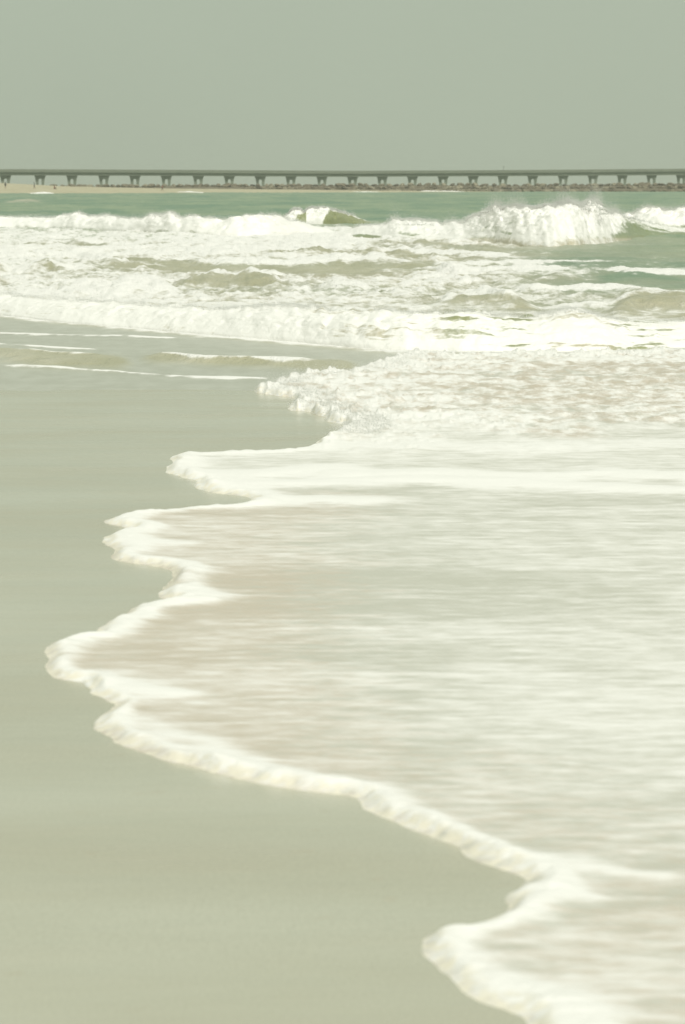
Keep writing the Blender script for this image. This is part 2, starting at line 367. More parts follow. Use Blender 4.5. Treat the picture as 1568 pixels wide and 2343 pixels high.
# ------------------------------------------------------------------ breaking waves
def wave(name, label, toe, crest, front, backw, x0, x1, dx=.05, nf=36, nb=26, amp=.14, seed=1, tanf=None, foamf=None, nscale=1.0, group=None, tail=0.0, spike=0.0, steep=.62, smooth=1.0, toen=.45, jag=.25):
    """toe / crest: photo points of the foot and the top line; the wave itself stands in metres"""
    toe = np.array(toe, float); cr = np.array(crest, float)
    tX, tY = G(toe[:, 0], toe[:, 1])
    xs = np.arange(x0, x1, dx)
    def soft(a, wm):
        k = max(3, int(wm / dx)); g = np.hanning(2 * k + 3); g /= g.sum(); return np.convolve(np.pad(a, k + 1, mode='reflect', reflect_type='odd'), g, mode='valid')
    tS = soft(np.interp(xs, tX, tY), smooth)
    toeY = tS + (fbm(xs * .9, xs * 0 + seed, o=4, seed=seed) - .5) * front * toen * 1.0
    Yc = tS + front
    cX = xat(cr[:, 0], cr[:, 1], np.interp(0, tX, tY) + front)
    for _ in range(2): cX = xat(cr[:, 0], cr[:, 1], np.interp(cX, xs, Yc))
    cYpx = np.interp(xs, cX, cr[:, 1]); h = zat(cYpx, Yc)
    h = np.maximum(soft(h, .12), .04) * (1 + jag * (fbm(xs * 1.6, xs * 0, o=4, seed=seed + 5, gain=.65) - .5))
    v = np.linspace(0, 1, nf); u = np.linspace(0, 1, nb)[1:]
    prof = np.concatenate([np.sin(v * math.pi / 2) ** steep, tail * (1 - u) ** 1 + (1 - tail) * (.5 + .5 * np.cos(u * math.pi))])
    off = np.concatenate([v, u])
    isb = np.concatenate([np.zeros(nf, bool), np.ones(nb - 1, bool)])
    Y = np.where(isb[:, None], Yc[None] + off[:, None] * backw, toeY[None] + (Yc - toeY)[None] * off[:, None])
    X = np.broadcast_to(xs, Y.shape).copy(); H = np.broadcast_to(h, Y.shape)
    Z = prof[:, None] * H
    k = 1.3 * nscale
    b = billow(X * k, Y * k * .8, Z * k * 1.6, o=5, seed=seed) - .45
    env = (np.sin(np.clip(prof[:, None], 0, 1) * math.pi / 2)) * np.clip(H / .5, .25, 1.6)
    Y = Y - b * amp * 1.6 * env; Z = Z + b * amp * env
    if spike:
        s = vnoise(X * 9, Y * 3, seed=seed + 3) ** 4
        Z = Z + s * spike * env
    endz = np.zeros_like(prof); endz[0] = -.06; endz[-1] = -.12
    side = np.minimum(sm(x0, x0 + .8, xs), sm(x1, x1 - .8, xs))
    Z = Z * side[None] + endz[:, None] - .03 * (1 - side[None]) - .04 * (1 - sm(0, .12, prof))[:, None]
    px, py = P(X, Y, Z)
    fo = np.ones_like(X) if foamf is None else foamf(px, py, prof[:, None], off[:, None], isb[:, None], X, Y)
    tn = np.full_like(X, .6) if tanf is None else tanf(px, py)
    o = grid_mesh(name, X, Y, Z, {'foam': np.clip(fo, 0, 1.3), 'tan': tn}, mat=M_break)
    tag(o, label, 'wave', group)
    return o, (xs, Yc, h)
BG = 'breaking waves'
toeA = [(-700, 520), (0, 522), (120, 524), (250, 529), (400, 538), (520, 541), (620, 541), (700, 536), (800, 534)]
crA = [(-700, 496), (-300, 492), (0, 497), (60, 499), (130, 498), (160, 491), (178, 488), (200, 497), (260, 498), (320, 504), (350, 493), (385, 493), (420, 500), (450, 498), (490, 504), (520, 505), (560, 495), (600, 494), (640, 497), (670, 507), (700, 514), (740, 522), (800, 530)]
wA, wAd = wave('breaking_wave', 'long low line of white surf rolling in on the left beyond the green-brown trough', toeA, crA, 2.2, 5, -24, .1, seed=11, amp=.15, dx=.06, group=BG,
     foamf=lambda px, py, p, o, b, X, Y: np.where(b, .9 - 1.4 * o, 1.1 - .5 * (p < .25) * vnoise(X * .8, Y * .8, seed=4)))
toeB = [(760, 540), (830, 544), (920, 550), (1000, 550), (1100, 556), (1200, 562), (1280, 565), (1340, 561), (1400, 553), (1450, 545), (1500, 540), (1568, 537), (2000, 535)]
crB = [(760, 538), (800, 524), (850, 517), (885, 513), (893, 500), (905, 497), (930, 499), (950, 507), (990, 508), (1010, 514), (1035, 508), (1060, 512), (1085, 503), (1105, 492), (1128, 480), (1155, 471), (1185, 466), (1230, 472), (1280, 471), (1320, 468), (1345, 463), (1365, 474), (1390, 489), (1425, 498), (1460, 507), (1500, 514), (1568, 522), (2000, 528)]
wB, wBd = wave('breaking_wave', 'tallest white breaker bursting into spray right of centre', toeB, crB, 4.2, 5, -.6, 15, seed=23, amp=.075, dx=.035, nf=90, nb=40, nscale=1.5, group=BG, spike=.05, steep=1.05, toen=.6, jag=.55,
     tanf=lambda px, py: .55 + .45 * sm(535, 550, py),
     foamf=lambda px, py, p, o, b, X, Y: np.where(b, .95 - 1.3 * o, 1.15 - 1.1 * sm(.5, .05, p) * fbm(X * .9, p * 3.5 + X * .15, o=4, seed=14)) - .48 * sm(.50, .75, fbm(X * .9, p * 3 + X * .4, o=4, seed=19)) * sm(.95, .7, p) - .75 * sm(1385, 1450, px) * fbm(X * .4, Y * 1.2, o=3, seed=15) - .2 * sm(1385, 1450, px))
toeR = [(1300, 520), (1400, 522), (1460, 524), (1568, 524), (2000, 524)]
crR = [(1300, 508), (1380, 500), (1400, 496), (1440, 492), (1470, 486), (1500, 478), (1530, 484), (1568, 478), (1650, 488), (2000, 494)]
wR, wRd = wave('breaking_wave', 'white surf crest at the right edge just behind the tallest breaker', toeR, crR, 2.4, 5, 9.2, 24, seed=37, amp=.2, dx=.06, group=BG, spike=.04,
     foamf=lambda px, py, p, o, b, X, Y: np.where(b, .8 - 1.3 * o, 1.05 - .6 * sm(.4, .1, p)))
toeK = [(600, 516), (650, 515), (700, 515), (760, 514), (830, 512), (900, 510)]
crK = [(600, 514), (640, 508), (652, 495), (662, 486), (676, 481), (688, 484), (696, 489), (702, 479), (714, 474), (728, 474), (742, 478), (760, 482), (780, 487), (800, 493), (820, 499), (850, 508), (900, 511)]
def kfoam(px, py, p, o, b, X, Y):
    q = px + 26 * (1 - p) + (vnoise(X * 3, Y * 3, seed=2) - .5) * 10
    f = sm(640, 652, px) * sm(700, 684, q) + sm(698, 704, px) * sm(764, 748, q) + .8 * sm(.94, .99, p) * sm(640, 660, px) + .9 * sm(.22, .08, p) * vnoise(X * 1.5, Y * 2, seed=8) + .5 * sm(785, 800, px) * vnoise(X * 2, Y * 2, seed=9)
    return 1.15 * np.clip(f, 0, 1) * np.where(b, 1 - .8 * o, 1)
wK, wKd = wave('breaking_wave', 'small curling wave with two white lips and a glassy olive face', toeK, crK, 1.3, 3.5, -3.9, 2.0, seed=41, amp=.11, dx=.03, nf=44, group=BG, smooth=.5, steep=.5, nscale=1.6,
     tanf=lambda px, py: np.full_like(px, .75), foamf=kfoam)
crC = [(-600, 640), (-200, 664), (0, 676), (100, 688), (220, 695), (330, 698), (430, 704), (520, 708), (600, 702), (700, 706), (800, 712), (900, 716), (1000, 722), (1060, 716), (1150, 728), (1250, 722), (1310, 714), (1380, 728), (1480, 738), (1568, 742), (2200, 735)]
wC, wCd = wave('breaking_wave', 'wide foaming bore of broken white water nearest the shore', toeC, crC, 1.25, 4.5, -10, 9, seed=53, amp=.06, dx=.02, nf=80, nb=80, nscale=2.6, group=BG, tail=.35, spike=.06, steep=.8, toen=.5,
     tanf=lambda px, py: .96 - .14 * sm(980, 1040, px) * sm(1260, 1200, px) - .14 * sm(1380, 1430, px),
     foamf=lambda px, py, p, o, b, X, Y: np.where(b, 1.05 - .62 * o - .3 * sm(980, 1250, px) * o, 1.15 - .35 * sm(.35, .05, p) * sm(880, 1100, px)) - .62 * sm(.50, .70, fbm(X * 1.6, p * 3 + o * 5 + Y * .1, o=5, seed=6, gain=.65)) * (1 - .3 * sm(900, 600, px)) - .35 * sm(.55, .9, p) * (sm(990, 1030, px) * sm(1240, 1200, px) + sm(1380, 1430, px)) * fbm(X * 2, o * 4 + p, o=4, seed=16))

# spray thrown up by the breakers: many small droplets
def spray(name, label, spots, mat):
    sp_ = np.array(spots, float); n = len(sp_)
    base = np.array([(1, 0, -.4), (-.5, .87, -.4), (-.5, -.87, -.4), (0, 0, 1)], float)
    ang = rng.random(n) * 6.28; c_, s_ = np.cos(ang)[:, None], np.sin(ang)[:, None]
    B = np.stack([base[None, :, 0] * c_ - base[None, :, 1] * s_, base[None, :, 0] * s_ + base[None, :, 1] * c_, np.broadcast_to(base[None, :, 2], (n, 4))], 2)
    V = sp_[:, None, :3] + B * sp_[:, None, 3:4] * 1.25
    tri = np.array([(0, 2, 1), (0, 1, 3), (1, 2, 3), (2, 0, 3)])
    T = (np.arange(n)[:, None, None] * 4 + tri[None]).reshape(-1, 3)
    me = bpy.data.meshes.new(name); me.vertices.add(n * 4); me.vertices.foreach_set('co', V.astype(np.float32).ravel())
    me.loops.add(len(T) * 3); me.loops.foreach_set('vertex_index', T.astype(np.int32).ravel())
    me.polygons.add(len(T)); me.polygons.foreach_set('loop_start', np.arange(0, len(T) * 3, 3, dtype=np.int32)); me.update(calc_edges=True)
    return tag(link(name, me, mat), label, 'spray', kind='stuff')
def fluff(o, n, zmin, up, back, r0, r1, fmin=.8, clump=1.2, cut=.42, prof=None, top=.8):
    """droplets hanging round the white crest of a wave"""
    me = o.data; co = np.empty(len(me.vertices) * 3, np.float32); me.vertices.foreach_get('co', co); co = co.reshape(-1, 3) + np.array(o.location)
    fo = np.empty(len(me.vertices), np.float32); me.attributes['foam'].data.foreach_get('value', fo)
    w = (co[:, 2] > zmin) & (fo > fmin)
    if prof is not None: w &= (co[:, 2] > top * np.interp(co[:, 0], prof[0], prof[2])) & (co[:, 1] > np.interp(co[:, 0], prof[0], prof[1]) - .35 * back)
    c = co[w]; pr = np.clip(c[:, 2] - zmin, 0, None) + 1e-3
    k = rng.choice(len(c), n, p=pr / pr.sum()); q = c[k] + rng.normal(0, r1 * 2, (n, 3))
    g = fbm(q[:, 0] * clump, q[:, 1] * clump, o=3, seed=7); q2 = np.clip((g - cut) * 5, 0, 1.6)
    e = rng.exponential(1, n) * q2
    q[:, 2] += e * up; q[:, 1] += (rng.random(n) - .35) * back; q[:, 0] += rng.normal(0, .25, n) * up * 2
    return np.column_stack([q, rng.uniform(r0, r1, n) / (1 + e * .35)])
def spots_at(px0, px1, ytop, ybot, Yd, n, rmin, rmax, pw=1.8):
    out = []
    for _ in range(n):
        px = random.uniform(px0, px1); f = random.random() ** pw
        yt = ytop + (ybot - ytop) * abs(2 * (px - px0) / (px1 - px0) - 1) ** 1.6
        clump = vnoise(px * .05, f * 2.0, seed=5)
        if clump < .35: continue
        y = ybot - (ybot - yt) * f * (.5 + clump * .7)
        Yy = Yd + random.uniform(-.8, .8); out.append((float(xat(px, y, Yy)), Yy, float(zat(y, Yy)), random.uniform(rmin, rmax) * (1.3 - f)))
    return out
sp = spots_at(1100, 1400, 452, 490, 88, 4500, .004, .012, 2.6) + spots_at(900, 1110, 496, 515, 90, 500, .006, .018, 2.4) + spots_at(1380, 1568, 472, 500, 118, 1500, .005, .013, 2.2) + spots_at(1215, 1300, 440, 475, 88, 260, .010, .028) + spots_at(1300, 1390, 447, 480, 88, 420, .010, .034) + spots_at(1100, 1240, 464, 485, 88, 420, .010, .03) + \
     spots_at(1015, 1060, 486, 512, 93, 200, .008, .024) + spots_at(1060, 1110, 500, 515, 93, 90, .008, .022) + spots_at(1440, 1568, 470, 490, 118, 300, .012, .035) + \
     spots_at(150, 200, 484, 494, 118, 60, .01, .03) + spots_at(340, 380, 486, 494, 105, 50, .01, .03)
spray('spray', 'fine white spray flung up above the breakers', sp, M_spray)
spray('spray', 'soft white froth and droplets along the crest of the tallest breaker', np.vstack([fluff(wB, 42000, .2, .075, .6, .005, .016, prof=wBd, fmin=.5), fluff(wB, 40000, .5, .22, .7, .004, .013, cut=.47, prof=wBd, top=.9, fmin=.5)]), M_spray)
spray('spray', 'froth and droplets along the left surf line', fluff(wA, 30000, .2, .05, .5, .005, .017, prof=wAd, fmin=.5), M_spray)
spray('spray', 'froth and droplets on the surf crest at the right edge', fluff(wR, 24000, .3, .10, .5, .006, .018, prof=wRd, fmin=.5), M_spray)
spray('spray', 'froth on the lip of the small curling wave', fluff(wK, 12000, .25, .05, .3, .006, .02, prof=wKd, fmin=.6, cut=.3), M_spray)
spray('spray', 'froth tossed up along the bore nearest the shore', fluff(wC, 46000, .10, .026, .35, .0016, .0055, clump=3.5, prof=wCd, top=.85), M_spray)
# ------------------------------------------------------------------ swash sheet on the sand
OUT = [(2300, 800), (1568, 806), (1400, 812), (1250, 812), (1100, 812), (980, 812), (930, 813), (900, 821), (862, 834), (840, 842), (800, 851), (770, 850), (730, 856), (700, 860), (672, 864), (640, 873), (605, 886), (576, 896),
    (612, 902), (650, 907), (684, 913), (676, 926), (655, 938), (690, 942), (725, 948), (752, 956), (742, 966), (792, 971), (783, 984), (755, 996), (735, 1006), (712, 1027), (660, 1034), (590, 1037), (520, 1041), (440, 1039), (402, 1041), (386, 1049), (396, 1059), (383, 1072), (393, 1086), (428, 1096), (462, 1102), (443, 1111), (470, 1123), (520, 1131), (566, 1139), (582, 1147), (563, 1156),
    (540, 1161), (480, 1163), (400, 1168), (320, 1176), (268, 1183), (234, 1191), (240, 1200), (290, 1208), (300, 1214), (256, 1222), (240, 1236), (250, 1249), (272, 1257), (263, 1271), (277, 1284), (318, 1290), (355, 1295), (388, 1304), (396, 1316), (380, 1334), (371, 1352), (375, 1368), (402, 1374), (384, 1381),
    (340, 1388), (305, 1394), (289, 1406), (284, 1414), (258, 1421), (248, 1433), (228, 1441), (224, 1456), (162, 1460), (124, 1470), (101, 1490), (104, 1508), (95, 1530), (104, 1546), (140, 1556), (180, 1560), (207, 1561), (212, 1576), (226, 1594), (246, 1604), (273, 1611), (252, 1624), (243, 1641), (219, 1653), (222, 1669), (246, 1685), (282, 1701), (330, 1720), (370, 1742), (402, 1755), (450, 1761), (500, 1773), (560, 1785),
    (602, 1796), (650, 1802), (700, 1811), (750, 1815), (800, 1819), (829, 1829), (836, 1850), (858, 1870), (900, 1884), (940, 1906), (990, 1920), (1040, 1938), (1080, 1961), (1120, 1974), (1160, 1993), (1200, 2007), (1216, 2015), (1188, 2030), (1164, 2046), (1166, 2070), (1162, 2086), (1128, 2095), (1090, 2104), (1050, 2122), (1008, 2131), (983, 2145), (978, 2164), (990, 2187), (1010, 2210), (1030, 2236), (1062, 2266), (1100, 2288), (1142, 2300), (1180, 2318), (1206, 2345), (1260, 2400), (1340, 2480), (1500, 2600), (2300, 3000)]
def seg_dist(X, Y, pts):
    d = np.full(X.shape, 1e9)
    for (x0, y0), (x1, y1) in zip(pts[:-1], pts[1:]):
        dx, dy = x1 - x0, y1 - y0; L2 = dx * dx + dy * dy + 1e-12
        t = np.clip(((X - x0) * dx + (Y - y0) * dy) / L2, 0, 1)
        np.minimum(d, np.hypot(X - x0 - t * dx, Y - y0 - t * dy), out=d)
    return d
def inside(px, py, pts):
    c = np.zeros(px.shape, bool); n = len(pts)
    for i in range(n):
        x0, y0 = pts[i]; x1, y1 = pts[(i + 1) % n]
        if y0 == y1: continue
        m = ((y0 > py) != (y1 > py)) & (px < (x1 - x0) * (py - y0) / (y1 - y0) + x0); c ^= m
    return c
def smooth_poly(pts, it=2):
    p = np.array(pts, float)
    for _ in range(it):
        q = np.empty((len(p) * 2, 2)); q[0] = p[0]; q[-1] = p[-1]
        q[1:-1:2] = p[:-1] * .75 + p[1:] * .25; q[2:-1:2] = p[:-1] * .25 + p[1:] * .75; p = q
    return p
OUTs = smooth_poly(OUT, 1)
inv = np.linspace(1 / 4.9, 1 / 31.0, 1250); rows = 1 / inv
cols = np.concatenate([np.linspace(-.15, .15, 760), .15 + (np.arange(1, 41) / 40) ** 1.5 * .9])
A, Y = np.meshgrid(cols, rows); X = A * Y
px, py = P(X, Y, 0)
# the outline gets small lobes of its own
jx = (fbm(X * 4, Y * 4, o=2, seed=61) - .5) * .05
jy = (fbm(X * 4, Y * 4, o=2, seed=63) - .5) * .10
rag = sm(17.5, 20, Y)
jx = jx + (fbm(X * 12, Y * 6, o=3, seed=62) - .5) * .09 * rag; jy = jy + (fbm(X * 7, Y * 5, o=3, seed=64) - .5) * .16 * rag
jx = jx + (fbm(X * 13, Y * 13, o=2, seed=65) - .5) * .020; jy = jy + (fbm(X * 13, Y * 13, o=2, seed=66) - .5) * .038
Xw, Yw = X + jx, Y + jy
pxw, pyw = P(Xw, Yw, 0)
ins = inside(pxw, pyw, [tuple(p) for p in OUTs] + [(4000, 3000), (4000, 800)])
ox, oy = G(OUTs[:, 0], OUTs[:, 1]); outw = list(zip(ox, oy))
sel = (X < 1.2 * Y) & (A < .17)
d = np.full(X.shape, 5.0); d[sel] = seg_dist(Xw[sel], Yw[sel], outw)
s = np.where(ins, d, -d)
zin = sm(0, .05, s)
lipn = .55 + .9 * fbm(X * 2.2, Y * 2.2, o=3, seed=71)
near = sm(14, 9, Y)
lipw = (.02 + .34 * (fbm(X * 1.6, Y * 1.1, o=3, seed=72)) ** 1.3) * (.46 + .26 * sm(9, 20, Y))
lip = sm(-.005, .06 + .09 * vnoise(X * 9, Y * 7, seed=75), s) ** .8 * np.exp(-(np.clip(s - .04, 0, None) / lipw) ** 2)
lipH = .016 * lipn * (1 + .5 * rag)
foam = lip * (.55 + 1.1 * fbm(X * 7, Y * 6, o=3, seed=73))
# inner ridges: edges of the sheets that ran up over one another
RIDGE = [([(620, 1090), (700, 1086), (745, 1078), (800, 1094), (900, 1090), (1000, 1086), (1200, 1098), (1400, 1090), (1568, 1096), (1900, 1100)], .22, .75, .018),
    ([(452, 1112), (560, 1116), (700, 1112), (850, 1108), (1000, 1103), (1150, 1110), (1300, 1117), (1450, 1123), (1568, 1128), (1900, 1134)], .20, .8, .018),
    ([(566, 1155), (640, 1150), (720, 1147), (810, 1150)], .16, 1.0, .012),
    ([(392, 1084), (460, 1086), (560, 1092)], .12, .6, .01),
    ([(215, 1556), (270, 1566), (330, 1578), (400, 1590)], .10, 1.0, .01),
    ([(228, 1448), (290, 1412), (380, 1388), (480, 1380)], .08, .4, .006),
    ([(240, 1650), (330, 1665), (420, 1700), (560, 1752)], .09, .6, .006),
    ([(380, 1350), (440, 1352), (500, 1366)], .09, .6, .006),
    ([(255, 1232), (320, 1240), (400, 1250)], .10, .6, .006),
    ([(1215, 1975), (1300, 1985), (1430, 2005), (1500, 2010)], .07, .5, .006),
    ([(1180, 2040), (1280, 2040), (1380, 2066)], .05, .7, .008),
    ([(770, 1030), (1000, 1022), (1250, 1030), (1568, 1022)], .35, .3, .01)]
zr = np.zeros_like(X)
for pts, w, fa, h in RIDGE:
    gx, gy = G(*np.array(pts, float).T); m = (Y > gy.min() - 3 * w - .2) & (Y < gy.max() + 3 * w + .2) & (X > gx.min() - 1) & (X < gx.max() + 1)
    dd = np.full(X.shape, 9.0); dd[m] = seg_dist(Xw[m] + (fbm(X[m] * 2, Y[m] * 2, o=2, seed=80) - .5) * .15, Yw[m] + (fbm(X[m] * 1.6, Y[m] * 2, o=3, seed=81) - .5) * .25, list(zip(gx, gy)))
    g = np.exp(-(dd / w) ** 2); foam = np.maximum(foam, foam * 1 + g * fa); zr = np.maximum(zr, g * h)
# body coverage of the sheet by zone
D = sm(17.9, 20.6, Y + (fbm(X * 1.4, Y, o=4, seed=90) - .5) * 3.5)         # bubbly fresh foam up by the bore
E = sm(15.6, 16.3, Y) * (1 - D)
lowR = sm(1150, 1400, px) * sm(1950, 2150, py)
Fz = (1 - D) * (1 - E)
band = fbm(X * .35, Y * 1.3, o=3, seed=92)
foam = foam + D * (.52 + .6 * (band - .5)) + E * .56 + Fz * (.33 + .5 * (band - .5) + .14 * sm(850, 1500, px) * sm(2050, 1900, py) - .10 * sm(520, 300, px) + .07 * lowR)
foam = foam + D * .35 * sm(2.2, .2, s)
tan_ = Fz * (.50 * sm(1100, 450, px) * sm(1130, 1200, py) + .5 * sm(1.3, .3, s) + .4 * (band - .4)) + D * (.65 + 1.2 * (fbm(X * .5, Y * 1.2, o=3, seed=94) - .35)) + E * .1 + lowR * .18
edge = sm(.07, .02, s) * .9
rough = (billow(X * 3, Y * 3, o=4, seed=96) - .4) * (.016 * lip + .030 * D + .004 * E + .0012) + (vnoise(X * 26, Y * 9, seed=97) ** 4) * .035 * D * sm(2.0, .2, s)
Z = -.02 + .02 * sm(-.03, 0, s) + zin * .010 + lip * lipH + zr + rough * sm(0, .06, s) + .006 * D * zin + (fbm(X * 1.2, Y * 2.5, o=3, seed=98) - .5) * .007 * zin
Z = Z - .03 * sm(-.02, -.08, s)
o = grid_mesh('swash_foam', X, Y, Z, {'foam': np.clip(foam, 0, 1.4), 'tan': np.clip(tan_, 0, 1), 'edge': edge, 'fresh': D}, keep=(s > -.03), mat=M_foam)
SW = o; tag(o, 'scalloped sheet of white foam and milky water spread over the wet sand', 'foam', kind='stuff')

# froth along the ragged leading edge by the bore
_n = 24000; _co = np.column_stack([X[(s > 0) & (s < .35) & (Y > 19.3) & (A < .16)], Y[(s > 0) & (s < .35) & (Y > 19.3) & (A < .16)], Z[(s > 0) & (s < .35) & (Y > 19.3) & (A < .16)]])
_k = rng.integers(0, len(_co), _n); _q = _co[_k] + rng.normal(0, .01, (_n, 3)); _e = rng.exponential(1, _n) * np.clip((fbm(_q[:, 0] * 5, _q[:, 1] * 5, o=2, seed=4) - .35) * 4, 0, 1.5)
_q[:, 2] = np.maximum(_q[:, 2], .01) + _e * .018
spray('spray', 'froth kicked up at the ragged front edge of the swash below the bore', np.column_stack([_q, rng.uniform(.0012, .0032, _n)]), M_spray)

# ------------------------------------------------------------------ far beach
bx = np.linspace(-500, 1400, 150)
fy = np.interp(bx, [-500, 0, 200, 520, 800, 1050, 1400], [442.6, 442.2, 443.2, 441.2, 441.0, 440.2, 438.0]) + .35 * np.sin(bx * .021) + .2 * np.sin(bx * .057 + 1)
ty_ = np.interp(bx, [-500, 0, 60, 150, 260, 400, 650, 800, 1050, 1400], [405, 418.4, 421, 426, 428.5, 431.5, 433.5, 435.5, 437.6, 440])
_, Yf = G(bx, fy); Yb = np.full_like(bx, 905.0); Yf = np.minimum(Yf, 880)
zb = zat(ty_, Yb)
tt = np.linspace(0, 1, 10)[:, None]
Yg = Yf[None] * (1 - tt) + Yb[None] * tt
Xg = (bx[None] - CX) / F * Yg * 1.006
Zg = -.25 + (zb[None] + .25) * (1 - (1 - tt) ** 1.6)
Zg[:3] += .0
Yg = np.vstack([Yg, Yg[-1:] + 25]); Xg = np.vstack([Xg, Xg[-1:]]); Zg = np.vstack([Zg, Zg[-1:] * 0 - 1])
tag(grid_mesh('far_beach', Xg, Yg, Zg, {}, mat=M_dry), 'pale dry sand spit in front of the pier on the far left', kind='structure')

# thin foam where small waves lap the spit and jetty
def lap(x0, x1, y, hpx, seed, label):
    n = 60; pxs = np.linspace(x0, x1, n); _, Yw_ = G(pxs, pxs * 0 + y)
    Yw_ = Yw_ - 6
    hh = hpx / F * Yw_ * np.sin(np.linspace(0, math.pi, n)) ** .6 * (.45 + .9 * fbm(pxs * .08, pxs * 0, o=3, seed=seed))
    v = np.linspace(0, 1, 7)[:, None]
    Yg = Yw_[None] + v * 3; Zg = np.sin(v * math.pi) * hh[None] + .05 - .2 * (v == 0) - .2 * (v == 1); Xg = (pxs[None] - CX) / F * Yg * 1.006
    tag(grid_mesh('breaking_wave', Xg, Yg, Zg, {'foam': np.ones_like(Xg) * 1.2, 'tan': np.ones_like(Xg)}, mat=M_break), label, 'wave', 'small waves lapping the far shore')
lap(78, 132, 443.0, 3.6, 1, 'short bright wavelet breaking on the sand spit beside the second person')
lap(300, 350, 440.8, 2.4, 2, 'faint wavelet on the sand spit below the fifth pier support from the left')
lap(405, 470, 441.0, 3.0, 3, 'peaked wavelet where the sand spit narrows')
lap(800, 870, 439.8, 1.6, 4, 'faint wavelet at the tip of the sand spit')
lap(945, 1060, 439.2, 3.2, 5, 'long white wavelet washing the foot of the brown jetty rocks')
lap(1385, 1445, 438.4, 2.4, 6, 'short wavelet at the jetty foot, right of the spray')
lap(1495, 1540, 438.2, 2.2, 7, 'last small wavelet at the jetty foot towards the right edge')

# ------------------------------------------------------------------ rock jetty
JY = 935.0
def jtop(px): return np.interp(px, [-200, 0, 200, 400, 700, 900, 1010, 1060, 1130, 1300, 1568, 1800], [428, 425, 424.6, 423.4, 422.6, 421.8, 421.4, 420.2, 422.4, 421.6, 420.2, 419.5])
jx_ = np.linspace(-900, 2500, 200)
yy = np.array([-14, -9, -3, 6, 12, 20.])[:, None] + JY
zt = zat(jtop(jx_), JY) - .28
zz = np.stack([zt * 0 - .8, zt * .12, zt * .75, zt, zt * .4, zt * 0 - .8])
Yg = np.broadcast_to(yy, zz.shape).copy(); Xg = (jx_[None] - CX) / F * (Yg * 0 + JY) * 1.006
zz = zz + (fbm(Xg * .4, Yg * .4, o=3, seed=3) - .5) * .7
core = grid_mesh('rubble_bank', Xg, Yg, zz, {}, mat=M_rocks[0]); tag(core, 'long low bank of brown rubble under the boulders of the jetty', 'jetty')
def rock_mesh(seed):
    bm = bmesh.new(); bmesh.ops.create_icosphere(bm, subdivisions=2, radius=1)
    rs = random.Random(seed)
    planes = [(Vector((rs.gauss(0, 1), rs.gauss(0, 1), rs.gauss(0, 1))).normalized(), rs.uniform(.55, .85)) for _ in range(9)]
    for v in bm.verts:
        for n, dd in planes:
            k = v.co.dot(n)
            if k > dd: v.co -= n * (k - dd)
    bmesh.ops.scale(bm, vec=(rs.uniform(.9, 1.4), rs.uniform(.7, 1.1), rs.uniform(.6, .85)), verts=bm.verts)
    me = bpy.data.meshes.new('boulder'); bm.to_mesh(me); bm.free(); return me
variants = []
for mi in range(3):
    for k in range(3):
        me = rock_mesh(mi * 10 + k); me.materials.append(M_rocks[mi]); variants.append(me)
RG = 'boulders piled along the jetty'
RL = {0: 'brown boulder in the riprap jetty below the pier', 1: 'pale tan boulder in the riprap jetty below the pier', 2: 'dark boulder in the riprap jetty below the pier'}
cnt = 0
for row, (dy, fz, npx) in enumerate([(-10, .18, 11.8), (-5, .62, 12.2), (0, 1.0, 15.5)]):
    pxx = -30 if row == 2 else (560 if row == 1 else 760)
    end = 1600
    while pxx < end and cnt < 296:
        y = JY + dy + random.uniform(-1, 1); zt = float(zat(jtop(pxx), JY))
        mi = random.choices([0, 1, 2], [.5, .28, .22])[0]
        o = bpy.data.objects.new('boulder', variants[mi * 3 + random.randrange(3)]); col.objects.link(o)
        s_ = random.uniform(.75, 1.25)
        o.location = ((pxx - CX) / F * y * 1.006, y, max(zt * fz - .35 * s_, -.15)); o.scale = (s_ * 1.35, s_ * 1.2, s_ * .95)
        o.rotation_euler = (random.uniform(-.3, .3), random.uniform(-.3, .3), random.uniform(0, 6.3))
        tag(o, RL[mi], 'rock', RG); cnt += 1
        pxx += npx * random.uniform(.6, 1.4)

# ------------------------------------------------------------------ pier
SUP = [-64, 12, 91, 164, 237, 308, 380, 453, 524, 595, 665, 736, 806, 874, 943, 1013, 1082, 1150, 1218, 1288, 1356, 1423, 1490, 1558, 1626]
SUP = [-60 - 76 * k for k in range(6, 0, -1)] + SUP + [1626 + 66 * k for k in range(1, 7)]
def pY(px): return 985 + (px - 0) / 1568 * 70
def topy(px): return np.interp(px, [-600, 0, 400, 800, 1200, 1568, 2200], [386.0, 387.0, 388.7, 391.0, 389.0, 386.2, 383])
def boty(px): return np.interp(px, [-600, 0, 400, 800, 1200, 1568, 2200], [400.0, 401.2, 402.4, 404.6, 402.8, 400.6, 397])
pier = empty('pier', (0, 1020, 0)); tag(pier, 'long grey concrete pier on twin-legged supports across the horizon', 'pier')
pier_inv = Matrix.Translation((0, -1020, 0))
def pier_part(name, me, mat, parent=pier):
    o = link(name, me, mat, parent); me.transform(pier_inv); return o
